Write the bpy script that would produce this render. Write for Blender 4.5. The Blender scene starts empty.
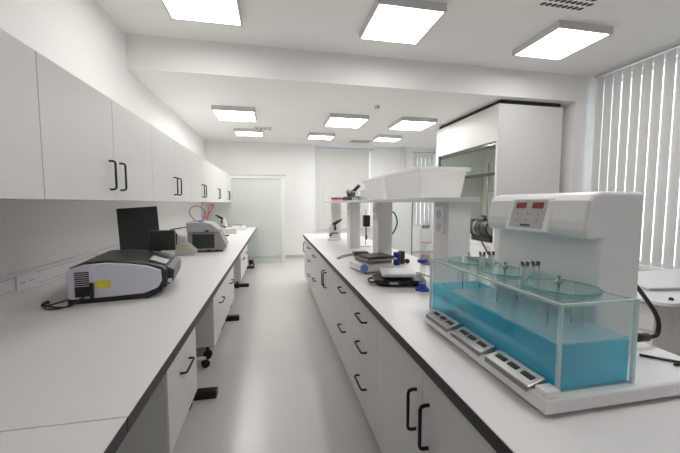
import bpy, bmesh, math, random
from mathutils import Vector, Matrix
random.seed(4)
S = bpy.context.scene
COL = S.collection
PI = math.pi
def R(d): return math.radians(d)

# ------------------------------------------------------------------ materials
MATS = {}
def mat(name, col, rough=.5, metal=0, spec=.5, var=0, scale=6, coat=0):
    m = bpy.data.materials.new(name); m.use_nodes = True
    nt = m.node_tree; b = nt.nodes['Principled BSDF']
    b.inputs['Base Color'].default_value = (*col, 1)
    b.inputs['Roughness'].default_value = rough
    b.inputs['Metallic'].default_value = metal
    b.inputs['Specular IOR Level'].default_value = spec
    b.inputs['Coat Weight'].default_value = coat
    if var:
        tc = nt.nodes.new('ShaderNodeTexCoord'); n = nt.nodes.new('ShaderNodeTexNoise')
        n.inputs['Scale'].default_value = scale; n.inputs['Detail'].default_value = 4
        nt.links.new(tc.outputs['Object'], n.inputs['Vector'])
        mx = nt.nodes.new('ShaderNodeMix'); mx.data_type = 'RGBA'
        mx.inputs[6].default_value = (*[c * (1 - var) for c in col], 1)
        mx.inputs[7].default_value = (*[min(1, c * (1 + var)) for c in col], 1)
        nt.links.new(n.outputs['Fac'], mx.inputs[0]); nt.links.new(mx.outputs[2], b.inputs['Base Color'])
    MATS[name] = m
    return m
def glassy(name, tcol, rough=.03, facing=.06, diff=None, dfac=0, tl=None):
    """see-through sheet: tinted transparency, fresnel gloss, optional milky diffuse / translucent share"""
    m = bpy.data.materials.new(name); m.use_nodes = True
    nt = m.node_tree; nt.nodes.clear(); N = nt.nodes.new; L = nt.links.new
    out = N('ShaderNodeOutputMaterial'); tr = N('ShaderNodeBsdfTransparent'); tr.inputs[0].default_value = (*tcol, 1)
    cur = tr.outputs[0]
    if dfac:
        df = N('ShaderNodeBsdfDiffuse'); df.inputs[0].default_value = (*diff, 1)
        s = df.outputs[0]
        if tl:
            t2 = N('ShaderNodeBsdfTranslucent'); t2.inputs[0].default_value = (*diff, 1)
            mm = N('ShaderNodeMixShader'); mm.inputs[0].default_value = tl
            L(s, mm.inputs[1]); L(t2.outputs[0], mm.inputs[2]); s = mm.outputs[0]
        mx = N('ShaderNodeMixShader'); mx.inputs[0].default_value = dfac
        L(cur, mx.inputs[1]); L(s, mx.inputs[2]); cur = mx.outputs[0]
    gl = N('ShaderNodeBsdfGlossy'); gl.inputs['Roughness'].default_value = rough
    lw = N('ShaderNodeLayerWeight'); lw.inputs[0].default_value = .5
    pw = N('ShaderNodeMath'); pw.operation = 'POWER'; pw.inputs[1].default_value = 5; L(lw.outputs['Facing'], pw.inputs[0])
    fr = N('ShaderNodeMath'); fr.operation = 'MULTIPLY_ADD'; fr.inputs[1].default_value = .9; fr.inputs[2].default_value = .035; L(pw.outputs[0], fr.inputs[0])
    mg = N('ShaderNodeMixShader')
    L(fr.outputs[0], mg.inputs[0]); L(cur, mg.inputs[1]); L(gl.outputs[0], mg.inputs[2]); L(mg.outputs[0], out.inputs[0])
    return m
def emit(name, col, st):
    m = bpy.data.materials.new(name); m.use_nodes = True
    b = m.node_tree.nodes['Principled BSDF']
    b.inputs['Base Color'].default_value = (*col, 1)
    b.inputs['Emission Color'].default_value = (*col, 1); b.inputs['Emission Strength'].default_value = st
    return m
LAMP = 14.0
m_wall = mat('wall paint', (.87, .865, .855), .75, var=.015, scale=2)
m_ceil = mat('ceiling paint', (.84, .83, .82), .85, var=.01, scale=2)
m_floor = mat('poured resin floor', (.60, .585, .57), .25, var=.03, scale=1.5)
m_cab = mat('white melamine', (.73, .725, .71), .42, var=.008, scale=3)
m_cabside = mat('cabinet carcass', (.72, .71, .69), .5)
m_top = mat('worktop laminate', (.76, .735, .735), .35, var=.01, scale=8)
m_edge = mat('black worktop edge', (.022, .021, .02), .45)
m_black = mat('black plastic', (.013, .013, .014), .35)
m_blackm = mat('matt black metal', (.015, .015, .016), .4, metal=.3)
m_rub = mat('rubber', (.012, .012, .012), .7)
m_white = mat('white enamel', (.82, .82, .82), .28, coat=.3)
m_wplast = mat('white plastic', (.78, .78, .79), .35)
m_grey = mat('grey plastic', (.30, .30, .30), .45)
m_dgrey = mat('dark grey plastic', (.035, .037, .037), .4)
m_lgrey = mat('light grey plastic', (.52, .52, .52), .45)
m_lampf = mat('lamp housing', (.60, .60, .60), .5)
m_steel = mat('brushed steel', (.40, .39, .37), .32, metal=1)
m_chrome = mat('chrome', (.7, .7, .7), .12, metal=1)
m_lav = mat('pale lavender panel', (.66, .66, .76), .4)
m_yellow = mat('yellow sticker', (.72, .65, .04), .5)
m_blue = mat('blue plastic', (.015, .07, .45), .35)
m_dblue = mat('dark blue cup', (.015, .015, .19), .3)
m_lblue = mat('blue badge', (.14, .22, .62), .4)
m_red = mat('red plastic', (.62, .04, .06), .4)
m_redc = mat('red display', (.22, .0, .004), .2)
m_beige = mat('beige plastic', (.62, .55, .48), .5)
m_pink = mat('pinkish plastic', (.66, .57, .53), .5)
m_slat = glassy('blind fabric', (.9, .92, .95), .6, diff=(.76, .745, .725), dfac=.98, tl=.15)
m_slot = mat('dark slot', (.02, .02, .02), .6)
m_glass = glassy('window glass', (.95, .97, .97))
m_frost = glassy('greenish door glass', (.95, .972, .96), .02, diff=(.78, .82, .79), dfac=.28)
m_acr = glassy('acrylic', (.965, .985, .985), .03, diff=(.90, .96, .96), dfac=.035)
m_disc = glassy('glass disc', (.88, .97, .955), .02, diff=(.6, .8, .78), dfac=.08)
m_discedge = mat('green glass edge', (.12, .48, .43), .2)
m_clear = glassy('clear glassware', (.95, .97, .97), .02, diff=(.8, .85, .85), dfac=.08)
m_water = glassy('blue water', (.0, .91, .995), .02, diff=(.0, .80, 1.0), dfac=.52, tl=.5)
m_bin = glassy('milky plastic', (.97, .97, .965), .3, diff=(.97, .965, .96), dfac=.5, tl=.5)
m_hoodin = mat('grey green liner', (.60, .61, .56), .5)
m_sash = glassy('sash glass', (.93, .955, .93), .02, diff=(.5, .56, .5), dfac=.08)
m_panelgrey = mat('keypad grey', (.46, .45, .44), .4)
m_lamp = emit('lit diffuser', (1.0, .985, .965), LAMP)
m_lamp_soft = emit('lit diffuser, dimmer row', (1.0, .985, .965), 8.5)
m_fridge = mat('pale green enamel', (.66, .70, .67), .35)
m_screen = mat('switched off screen', (.035, .042, .040), .22)

# ------------------------------------------------------------------ mesh builder
class MB:
    def __init__(s): s.bm = bmesh.new()
    def box(s, x0, x1, y0, y1, z0, z1, mi=0, M=None):
        P = [(x0,y0,z0),(x1,y0,z0),(x1,y1,z0),(x0,y1,z0),(x0,y0,z1),(x1,y0,z1),(x1,y1,z1),(x0,y1,z1)]
        v = [s.bm.verts.new(M @ Vector(p) if M else p) for p in P]
        fs = []
        for f in ((0,3,2,1),(4,5,6,7),(0,1,5,4),(1,2,6,5),(2,3,7,6),(3,0,4,7)):
            q = s.bm.faces.new([v[i] for i in f]); q.material_index = mi; fs.append(q)
        return fs
    def prism(s, pts, f, d0, d1, mi=0):
        """pts 2-D outline; f(a,b,d)->xyz ; extruded from d0 to d1"""
        A = [s.bm.verts.new(f(a, b, d0)) for a, b in pts]; B = [s.bm.verts.new(f(a, b, d1)) for a, b in pts]
        n = len(pts); fs = []
        fs.append(s.bm.faces.new(A[::-1])); fs.append(s.bm.faces.new(B))
        for i in range(n): fs.append(s.bm.faces.new([A[i], A[(i+1) % n], B[(i+1) % n], B[i]]))
        for q in fs: q.material_index = mi
        return fs
    def lathe(s, prof, c=(0,0,0), n=24, mi=0, M=None, capb=True, capt=True):
        rings = []
        for r, z in prof:
            ring = []
            for i in range(n):
                a = 2*PI*i/n; p = Vector((r*math.cos(a), r*math.sin(a), z))
                p = (M @ p if M else p) + Vector(c); ring.append(s.bm.verts.new(p))
            rings.append(ring)
        for k in range(len(rings)-1):
            for i in range(n):
                q = s.bm.faces.new([rings[k][i], rings[k][(i+1)%n], rings[k+1][(i+1)%n], rings[k+1][i]]); q.material_index = mi; q.smooth = True
        if capb: q = s.bm.faces.new(rings[0][::-1]); q.material_index = mi
        if capt: q = s.bm.faces.new(rings[-1]); q.material_index = mi
    def cyl(s, p0, p1, r, n=16, mi=0, r1=None):
        p0 = Vector(p0); p1 = Vector(p1); d = p1-p0
        M = d.to_track_quat('Z', 'Y').to_matrix()
        s.lathe([(r, 0), (r if r1 is None else r1, d.length)], p0, n, mi, M)
    def tube(s, pts, r, n=8, mi=0, sub=0):
        P = [Vector(p) for p in pts]
        if sub: P = smooth(P, sub)
        rings = []; up = None
        for i, p in enumerate(P):
            t = (P[min(i+1, len(P)-1)] - P[max(i-1, 0)]).normalized()
            if up is None: up = Vector((0,0,1)) if abs(t.z) < .9 else Vector((1,0,0))
            a = t.cross(up).normalized(); b = a.cross(t).normalized(); up = b
            rings.append([s.bm.verts.new(p + r*(a*math.cos(2*PI*k/n) + b*math.sin(2*PI*k/n))) for k in range(n)])
        for i in range(len(rings)-1):
            for k in range(n):
                q = s.bm.faces.new([rings[i][k], rings[i][(k+1)%n], rings[i+1][(k+1)%n], rings[i+1][k]]); q.smooth = True; q.material_index = mi
        s.bm.faces.new(rings[0][::-1]).material_index = mi; s.bm.faces.new(rings[-1]).material_index = mi
    def build(s, name, mats, parent=None, bev=0, seg=2, loc=None):
        bmesh.ops.recalc_face_normals(s.bm, faces=s.bm.faces[:])
        me = bpy.data.meshes.new(name); s.bm.to_mesh(me); s.bm.free()
        for m in (mats if isinstance(mats, (list, tuple)) else [mats]): me.materials.append(m)
        o = bpy.data.objects.new(name, me); COL.objects.link(o)
        if parent: o.parent = parent
        if loc: o.location = loc
        if bev:
            b = o.modifiers.new('Bevel', 'BEVEL'); b.width = bev; b.segments = seg; b.limit_method = 'ANGLE'; b.angle_limit = R(35)
            b.harden_normals = False
        return o
def smooth(P, k):
    out = []
    for i in range(len(P)-1):
        p0 = P[max(i-1,0)]; p1 = P[i]; p2 = P[i+1]; p3 = P[min(i+2, len(P)-1)]
        for j in range(k):
            t = j/k
            out.append(.5*((2*p1) + (p2-p0)*t + (2*p0-5*p1+4*p2-p3)*t*t + (3*p1-p0-3*p2+p3)*t**3))
    out.append(P[-1]); return out
def bx(name, x0, x1, y0, y1, z0, z1, m, parent=None, bev=0, seg=2):
    b = MB(); b.box(x0, x1, y0, y1, z0, z1); return b.build(name, m, parent, bev, seg)
def thing(name, label, cat, loc=(0,0,0), rz=0, group=None):
    o = bpy.data.objects.new(name, None); COL.objects.link(o); o.empty_display_size = .1
    o.location = loc; o.rotation_euler = (0,0,rz); o['label'] = label; o['category'] = cat
    if group: o['group'] = group
    return o
def tag(o, label, cat, group=None):
    o['label'] = label; o['category'] = cat
    if group: o['group'] = group
    return o
def struct(o): o['kind'] = 'structure'; return o
def kids(o): return [c for c in bpy.data.objects if c.parent == o]
def dup(root, loc, label, group=None, rz=None):
    def cp(o, par):
        c = o.copy(); COL.objects.link(c)
        if par: c.parent = par
        for ch in kids(o): cp(ch, c)
        return c
    r = cp(root, None); r.location = loc; r['label'] = label
    if rz is not None: r.rotation_euler = (0,0,rz)
    if group: r['group'] = group
    return r
def bow(b, p0, p1, out, proj=.035, r=.006, mi=0):
    """bow handle between two fixing points, standing off along 'out'"""
    p0 = Vector(p0); p1 = Vector(p1); o = Vector(out); d = (p1-p0).normalized(); c = .014
    b.tube([p0, p0+o*(proj-c), p0+o*(proj-c*.3)+d*c*.3, p0+o*proj+d*c, p1+o*proj-d*c, p1+o*(proj-c*.3)-d*c*.3, p1+o*(proj-c), p1], r, 8, mi)

# ------------------------------------------------------------------ setting
ZN, ZL, YB = 3.44, 3.05, 4.357
XL, XR, XR2, Y0, YF = -1.65, 4.95, 4.64, -3.2, 8.9
struct(bx('floor', XL-.2, XR+.2, Y0-.2, YF+.2, -.1, 0, m_floor))
b = MB(); b.box(XL-.2, XR+.2, Y0-.2, YB, ZN, ZN+.5); b.box(XL-.2, XR+.2, YB, YF+.2, ZL, ZN+.5)
struct(b.build('ceiling', m_ceil))
struct(bx('wall_left', XL-.2, XL, Y0-.2, YF+.2, 0, ZN, m_wall))
struct(bx('wall_back', XL, XR, Y0-.2, Y0, 0, ZN, m_wall))
# right wall with big window opening, then the pier and the thicker wall beyond the beam
W1 = (-.6, 4.2, .62, 3.32)
b = MB(); b.box(XR, XR+.2, Y0-.2, W1[0], 0, ZN); b.box(XR, XR+.2, W1[1], YB, 0, ZN)
b.box(XR, XR+.2, W1[0], W1[1], 0, W1[2]); b.box(XR, XR+.2, W1[0], W1[1], W1[3], ZN)
b.box(XR2, XR+.2, YB, YF+.2, 0, ZL)
struct(b.build('wall_right', m_wall))
W2 = (1.18, 2.68, .80, 2.90); W3 = (3.98, 4.58, .80, 2.85)
b = MB(); b.box(XL, W2[0], YF, YF+.2, 0, ZL); b.box(W2[1], W3[0], YF, YF+.2, 0, ZL); b.box(W3[1], XR2, YF, YF+.2, 0, ZL)
for w in (W2, W3): b.box(w[0], w[1], YF, YF+.2, 0, w[2]); b.box(w[0], w[1], YF, YF+.2, w[3], ZL)
struct(b.build('wall_far', m_wall))
b = MB(); b.box(XL, XR2, YF-.012, YF, 0, .07)
struct(b.build('baseboard_far', mat('skirting', (.55, .55, .53), .5), bev=.002))
b = MB(); b.box(3.70, 3.76, YF-.07, YF-.012, 0, ZL); b.cyl((3.62, YF-.09, 0), (3.62, YF-.09, ZL), .05, 20)
struct(b.build('trim_1', m_wall))
def win(n, fn, a0, a1, z0, z1, cols, rows=(1,)):
    r = thing('window_%d' % n, '', ''); del r['label']; del r['category']; struct(r)
    f = MB(); t = .055
    f.box(*fn(a0, a1), z0, z0+t); f.box(*fn(a0, a1), z1-t, z1)
    f.box(*fn(a0, a0+t), z0+t, z1-t); f.box(*fn(a1-t, a1), z0+t, z1-t)
    for k in range(1, cols):
        c = a0+(a1-a0)*k/cols; f.box(*fn(c-t*.6, c+t*.6), z0+t, z1-t)
    f.build('window_frame', m_wplast, r, .004)
    p = MB(); q = fn(a0+t, a1-t, .008); p.box(*q, z0+t, z1-t); p.build('pane', m_glass, r)
    return r
w1 = win(1, lambda a, c, h=.03: (XR+.12-h, XR+.12+h, a, c), *W1, 3)
sb = MB(); sb.box(XR-.16, XR+.08, W1[0]-.04, W1[1]+.04, W1[2]-.045, W1[2]); sb.build('window_sill', m_wplast, w1, .008)
w2 = win(2, lambda a, c, h=.03: (a, c, YF+.12-h, YF+.12+h), *W2, 2)
sb = MB(); sb.box(W2[0]-.04, W2[1]+.04, YF-.10, YF+.08, W2[2]-.04, W2[2]); sb.build('window_sill', m_wplast, w2, .006)
w3 = win(3, lambda a, c, h=.03: (a, c, YF+.12-h, YF+.12+h), *W3, 1)

# glass sliding door / partition at the end of the left bench
YD = 8.22
d = thing('door_1', '', ''); del d['label']; del d['category']; struct(d)
b = MB(); b.box(XL, .28, YD-.04, YD+.05, 2.07, 2.15); b.box(.19, .28, YD-.04, YD+.05, 0, 2.07); b.box(XL, XL+.05, YD-.04, YD+.05, 0, 2.07)
b.build('door_frame', m_wplast, d, .006)
bx('door_rail', XL, .32, YD-.055, YD-.042, 2.13, 2.165, m_lgrey, d)
bx('door_glass', XL+.05, .19, YD-.006, YD+.006, .012, 2.07, m_frost, d)
bx('floor_track', XL+.05, .19, YD-.03, YD+.03, 0, .012, m_lgrey, d)

# ------------------------------------------------------------------ vertical blinds
def blind(label, along, a0, a1, fixed, z0, z1, pitch, width, ang, group):
    """along 'y' (right wall) or 'x' (far wall)"""
    if along == 'y': loc = (fixed, a0, z0)
    else: loc = (a0, fixed, z0)
    t = thing('vertical_blind', label, 'blind', loc, 0, group); H = z1-z0; Lg = a1-a0
    r = MB()
    if along == 'y': r.box(-.022, .022, 0, Lg, H-.035, H)
    else: r.box(0, Lg, -.022, .022, H-.035, H)
    r.build('headrail', m_lgrey, t, .003)
    n = int(Lg/pitch); first = None
    for k in range(n):
        c = pitch*(k+.5)
        if first is None:
            s = MB(); P = []
            for j in range(5):
                u = -width/2 + width*j/4; P.append((u, .006*(1-(2*u/width)**2)))
            pts = P + [(u, v-.0012) for u, v in P[::-1]]
            s.prism(pts, lambda a, c2, dd: (a, c2, dd), .045, H-.05)
            first = s.build('slat', m_slat, t); o = first
        else:
            o = first.copy(); COL.objects.link(o); o.parent = t
        o.location = (0, c, 0) if along == 'y' else (c, 0, 0)
        o.rotation_euler = (0, 0, (PI/2 if along == 'y' else 0) + ang + random.uniform(-.04, .04))
    r = MB()
    if along == 'y': r.box(-.012, .012, .01, Lg-.01, .018, .042)
    else: r.box(.01, Lg-.01, -.012, .012, .018, .042)
    r.build('bottom_chain', m_wplast, t)
    return t
blind('white vertical slat blind hanging over the big window at right', 'y', -.6, 4.27, 4.88, .60, 3.42, .128, .127, R(-6), None)
blind('white vertical slat blind on the far wall beyond the end of the right bench', 'x', 1.12, 2.74, 8.80, .78, 2.97, .125, .127, R(3), None)
blind('narrow vertical blind in the far corner between pipe and fume hood', 'x', 3.92, 4.60, 8.80, .78, 2.93, .125, .127, R(8), None)

# ------------------------------------------------------------------ ceiling lamps, vents, detector
def lamp(x0, x1, y0, y1, z, label, group='square ceiling light panels'):
    w, l = x1-x0, y1-y0
    t = thing('ceiling_light', label, 'ceiling light', (x0, y0, z), 0, group)
    f = MB(); e = .022; h = .075
    f.box(0, w, 0, e, -h, 0); f.box(0, w, l-e, l, -h, 0); f.box(0, e, e, l-e, -h, 0); f.box(w-e, w, e, l-e, -h, 0); f.box(e, w-e, e, l-e, -.01, 0)
    f.build('frame', m_lampf, t, .002)
    bx('diffuser', e, w-e, e, l-e, -h+.004, -h+.012, m_lamp_soft if 2.5 < y0 < 4.5 else m_lamp, t)
    return t
lamp(-1.0, -.29, 3.08, 3.79, ZN, 'lit square ceiling light cut by the top edge, leftmost of the near row')
lamp(1.0, 1.71, 3.09, 3.80, ZN, 'lit square ceiling light at top centre, middle one of the near row')
lamp(3.04, 3.75, 3.11, 3.82, ZN, 'lit square ceiling light nearest the window blind, beside the round-slotted vent')
lamp(-.95, -.27, 5.68, 6.37, ZL, 'lit square ceiling light of the middle row above the left bench')
lamp(1.0, 1.71, 5.76, 6.47, ZL, 'lit square ceiling light in the centre of the middle row')
lamp(2.32, 3.03, 5.73, 6.46, ZL, 'lit square ceiling light of the middle row beside the fume hood')
lamp(-.78, -.19, 7.27, 7.70, ZL, 'small looking lit ceiling light in the farthest row, before the glass door')
lamp(.81, 1.39, 7.37, 7.80, ZL, 'small looking lit ceiling light, centre of the farthest row, before the far blind')
lamp(2.38, 2.97, 7.30, 7.72, ZL, 'small looking lit ceiling light, rightmost of the farthest row')
for i, (x, y) in enumerate([(1.0, .45)]):
    lamp(x, x+.71, y, y+.71, ZN, 'lit square ceiling light over the camera, out of the photo, at the %s' % ['centre', 'right', 'rear'][i])
t = thing('ceiling_vent', 'swirl air vent with dark slots in the ceiling beside the near right light', 'vent', (2.84, 2.66, ZN))
bx('plate', -.30, .30, -.30, .30, -.012, 0, m_ceil, t, .003)
b = MB(); b.prism([(.032*math.cos(a), .017*math.sin(a)) for a in [2*PI*k/12 for k in range(12)]], lambda a, c, dd: (a*.8+c*.5, c*1.2-a*.5, dd), -.0135, -.0115)
sl0 = b.build('slot', m_slot, t); first = True
for q in range(-3, 4):
    for p in range(-4, 5):
        x = p*.062 + (.031 if q % 2 else 0); y = q*.075
        if abs(x) < .27 and abs(y) < .27:
            o = sl0 if first else sl0.copy()
            if not first: COL.objects.link(o); o.parent = t
            first = False; o.location = (x, y, 0)
t = thing('ceiling_vent', 'small vent with four dark dots before the farthest left ceiling light', 'vent', (-.18, 7.2, ZL))
bx('plate', -.19, .19, -.13, .13, -.01, 0, m_lampf, t, .002)
for k in range(4):
    b = MB(); b.lathe([(.026, -.014), (.026, -.009)], (-.13+k*.087, 0, 0), 14); b.build('slot', m_slot, t)
t = thing('ceiling_vent', 'flat grey vent on the ceiling in front of the far window blind', 'vent', (2.2, 8.2, ZL))
bx('plate', -.26, .26, -.15, .15, -.012, 0, m_lgrey, t, .002)
for k in range(5): bx('slot', -.22, .22, -.12+k*.05, -.10+k*.05, -.014, -.011, m_grey, t)
t = thing('smoke_detector', 'small round white smoke detector on the ceiling above the island', 'smoke detector', (1.676, 5.2, ZL))
b = MB(); b.lathe([(.05, -.012), (.055, 0)], n=20); b.build('base', m_wplast, t)
b = MB(); b.lathe([(.02, -.05), (.036, -.042), (.042, -.012)], n=20); b.build('sensor_head', m_lgrey, t)

# ------------------------------------------------------------------ upper cabinets
CW = 1.307
def uppercab(y0, label):
    t = thing('wall_cabinet', label, 'wall cabinet', (XL, y0, 1.50), 0, 'wall cabinets over the left bench')
    bx('body', 0, .668, .001, CW-.001, 0, .612, m_cabside, t)
    for k in (0, 1):
        a = .002+k*CW/2; dr = bx('door', .670, .690, a, a+CW/2-.004, -.004, .614, m_cab, t, .0015)
        h = MB(); yy = CW/2 + (.068 if k else -.068)
        bow(h, (.690, yy, .062), (.690, yy, .232), (1, 0, 0), .034, .0065); h.build('handle', m_blackm, dr)
    return t
uc = uppercab(.329, 'pale wall cabinet at the far left edge of the photo, its handles out of frame')
for k, lb in enumerate(['second nearest wall cabinet, its pair of large black handles above the monitor',
                        'pale wall cabinet above the grey lab instrument, its handles left of the red tubing',
                        'third pale wall cabinet back from the glass door, above the red tubing',
                        'pale wall cabinet next to the last one in the row, small paired handles',
                        'farthest wall cabinet, touching the glass door']):
    dup(uc, (XL, .329+CW*(k+1), 1.50), lb)

# ------------------------------------------------------------------ left bench
def worktop(x0, x1, y0, y1, label, group, frames=()):
    t = thing('lab_bench' if frames else 'worktop', label, 'lab bench' if frames else 'worktop', (x0, y0, 0))
    if frames: w = bpy.data.objects.new('worktop', None); COL.objects.link(w); w.parent = t; w.location = (0, 0, .9); w.empty_display_size = .1
    else: w = t; t.location.z = .9
    bx('core', 0, x1-x0, 0, y1-y0, -.048, -.004, m_edge, w, .002)
    bx('laminate', 0, x1-x0, 0, y1-y0, -.004, 0, m_top, w, .0012)
    for y in frames:
        f = bpy.data.objects.new('bench_frame', None); COL.objects.link(f); f.parent = t; f.location = (0, y-y0, 0); f.empty_display_size = .1
        bx('foot', .15, -x0-.44, -.038, .038, 0, .055, m_blackm, f, .006)
        bx('post', .33, .41, -.03, .03, .055, .80, m_blackm, f, .003)
        bx('arm', .15, -x0-.60, -.025, .025, .80, .852, m_blackm, f, .003)
    return t
worktop(XL+.021, -.397, -1.2, .948, 'nearest bench section in the lower left corner with pale worktop, up to the seam', None, (-1.0, .87))
worktop(XL+.021, -.397, .951, 8.16, 'long left bench with pale worktop and black feet, carrying the instruments', None, (2.56, 4.24, 5.93, 7.6))
def pedestal(y0, w, label):
    t = thing('pedestal_cabinet', label, 'pedestal cabinet', (-.56, y0, 0), 0, 'mobile pedestals under the left bench')
    bx('body', -.62, -.020, 0, w, .13, .795, m_cabside, t, .001)
    f = bx('drawer_front', -.018, 0, .002, w-.002, .125, .838, m_cab, t, .0015)
    h = MB(); c = w*.52; bow(h, (0, c-.10, .46), (0, c+.10, .46), (1, 0, 0), .036, .007); h.build('handle', m_blackm, f)
    for sx in (-.56, -.07):
        for sy in (.048, w-.048):
            c = MB(); c.cyl((sx, sy, .13), (sx, sy, .085), .012, 10); c.cyl((sx-.0, sy-.022, .04), (sx, sy+.022, .04), .04, 18)
            c.box(sx-.012, sx+.012, sy-.028, sy+.028, .05, .088); c.build('caster', m_rub, t)
    return t
pedestal(1.81, .65, 'nearest white pedestal under the left bench with one black handle')
pedestal(3.17, .78, 'second nearest pedestal, beside the gap with the stool base')
pedestal(3.96, .84, 'pedestal directly behind the second one, third from the camera')
pedestal(5.80, .76, 'fourth pedestal from the camera beyond the third bench foot')
pedestal(6.57, .76, 'farthest pedestal under the left bench')
# stool pushed under the bench
t = thing('lab_stool', 'stool under the left bench, only base bar and black caster visible', 'stool', (-.84, 2.93, 0))
b = MB(); b.lathe([(.02, .50), (.16, .50), (.175, .52), (.175, .555), (.15, .57), (.0001, .572)], n=28); b.build('seat', m_dgrey, t)
b = MB(); b.cyl((0,0,.08), (0,0,.50), .025); b.cyl((0,0,.08),(0,0,.30),.035); b.build('column', m_chrome, t)
b = MB()
for k in range(5):
    a = R(27)+k*2*PI/5; b.cyl((0,0,.10), (.25*math.cos(a), .25*math.sin(a), .085), .024, 10, r1=.016)
b.build('base_star', m_lgrey, t)
for k in range(5):
    a = R(27)+k*2*PI/5; c = MB(); x, y = .25*math.cos(a), .25*math.sin(a)
    c.cyl((x, y, .085), (x, y, .06), .01, 8); c.cyl((x-.02*math.sin(a), y+.02*math.cos(a), .034), (x+.02*math.sin(a), y-.02*math.cos(a), .034), .034, 16)
    c.build('caster', m_rub, t)
# wall trunking with sockets
t = thing('cable_trunking', 'white cable trunking along the left wall just above the worktop', 'cable trunking', (XL, .0, .9))
b = MB(); b.box(.001, .045, -1.2, 8.15, .002, .132); b.build('duct', m_wplast, t, .004)
b = MB(); b.box(.045, .048, -1.2, 8.15, .105, .110); b.box(.045, .048, -1.2, 8.15, .026, .031); b.build('cover_lip', m_lgrey, t)
def socket(y, label):
    t = thing('wall_socket', label, 'socket', (XL+.0485, y, .970), 0, 'double sockets in the wall trunking')
    bx('plate', 0, .010, -.085, .085, -.046, .046, m_white, t, .003)
    for k in (-1, 1):
        o = MB(); M = Matrix.Rotation(PI/2, 3, 'Y'); o.lathe([(.030, 0), (.030, .003)], (.009, k*.042, 0), 20, M=M)
        w = o.build('socket_well', m_wplast, t)
        p = MB()
        for q in (-1, 1): p.lathe([(.0045, 0), (.0045, .001)], (.0121, k*.042+q*.010, -.004), 10, M=M)
        p.build('pin_holes', m_slot, w)
    return t
s1 = socket(2.49, 'white double wall socket in the trunking left of the white and black instrument')
dup(s1, (XL+.0485, 3.45, .967), 'white double wall socket behind the monitor')
dup(s1, (XL+.0485, 5.2, .967), 'white double wall socket behind the far instruments')

# ------------------------------------------------------------------ lavender / black instrument
t = thing('spectrophotometer', 'low black lab instrument with pale lavender side panel and yellow sticker on the left bench', 'lab instrument', (-1.153, 2.11, .9), R(9))
# outline in local x(z): near side panel
side = [(0, .035), (.03, .02), (.38, .03), (.455, .06), (.475, .10), (.470, .165), (.40, .195), (.30, .215), (.18, .228), (.07, .222), (.015, .205), (0, .19)]
b = MB(); b.prism(side, lambda a, c, dd: (a, dd, c), -.012, .02); b.build('side_panel', m_lav, t, .006, 3)
body = [(.0, .012), (.40, .012), (.50, .055), (.50, .16), (.47, .185), (.40, .206), (.30, .226), (.18, .240), (.07, .234), (0, .205)]
b = MB(); b.prism(body, lambda a, c, dd: (a, dd, c), .02, .56); b.build('body', m_dgrey, t, .008, 3)
b = MB(); b.prism([(.45, .03), (.53, .07), (.54, .15), (.50, .172), (.45, .18)], lambda a, c, dd: (a, dd, c), .07, .52); b.build('front_nose', m_dgrey, t, .010, 3)
b = MB(); b.prism([(0, .0), (.40, .0), (.48, .035), (.48, .05), (.38, .028), (0, .028)], lambda a, c, dd: (a, dd, c), -.014, .5); b.build('base_skirt', m_black, t)
M = Matrix.Translation((.44, .16, .2025)) @ Matrix.Rotation(R(20), 4, 'Y')
b = MB(); b.box(-.05, .05, -.06, .10, -.004, .004, M=M); b.build('touch_display', m_lgrey, t, .002)
b = MB(); b.box(.30, .42, .02, .40, .21, .219, M=None); 
o = bx('yellow_sticker', .135, .21, -.0145, -.0125, .085, .128, m_yellow, t)
b.bm.free()
b = MB()
for k in range(7): b.box(.035, .105, -.0145, -.0125, .105+k*.012, .112+k*.012)
b.box(.035, .105, -.0140, -.0125, .04, .10); b.build('vent_grille', m_slot, t)
bx('rear_connector', .108, .128, -.030, -.0125, .03, .12, m_black, t, .003)
bx('front_badge', .502, .524, .045, .069, .075, .095, m_wplast, t)
# leads from it
b = MB(); b.tube([(-1.06, 2.085, .945), (-1.10, 2.03, .915), (-1.17, 2.04, .906), (-1.24, 2.08, .906), (-1.285, 2.12, .906)], .0048, sub=8)
b.tube([(-1.05, 2.085, .955), (-1.11, 2.01, .918), (-1.18, 2.01, .907), (-1.25, 2.06, .907), (-1.22, 2.13, .907), (-1.19, 2.24, .907)], .004, sub=8)
b.tube([(-1.26, 2.075, .912), (-1.28, 2.115, .912), (-1.27, 2.14, .912)], .010, sub=4)
tag(b.build('power_lead', m_black), 'black leads lying on the worktop behind the white and black instrument', 'cable')
# monitor
t = thing('computer_monitor', 'switched off dark computer monitor standing behind the white and black instrument', 'monitor', (-1.10, 2.98, .9), R(12))
M = Matrix.Translation((.01, 0, .37)) @ Matrix.Rotation(R(-9), 4, 'X') @ Matrix.Rotation(R(-4), 4, 'Y')
b = MB(); b.box(-.145, .145, -.012, .012, -.21, .175, M=M); sc = b.build('screen_housing', m_black, t, .004)
b = MB(); b.box(-.138, .138, -.0145, -.0125, -.20, .168, M=M); b.build('screen', m_screen, t)
bx('stand_neck', -.03, .03, .02, .05, .02, .28, m_black, t, .004); bx('stand_base', -.11, .11, -.07, .11, 0, .02, m_black, t, .006)
t = thing('card_terminal', 'small black box standing upright on the back of the white and black instrument', 'terminal', (-.815, 2.66, 1.125), R(6))
b = MB(); b.box(-.085, .085, -.02, .03, 0, .15); b.build('housing', m_black, t, .005)
b = MB(); b.box(-.075, .075, -.0215, -.0195, .01, .14); b.build('front_face', m_screen, t)

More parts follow.
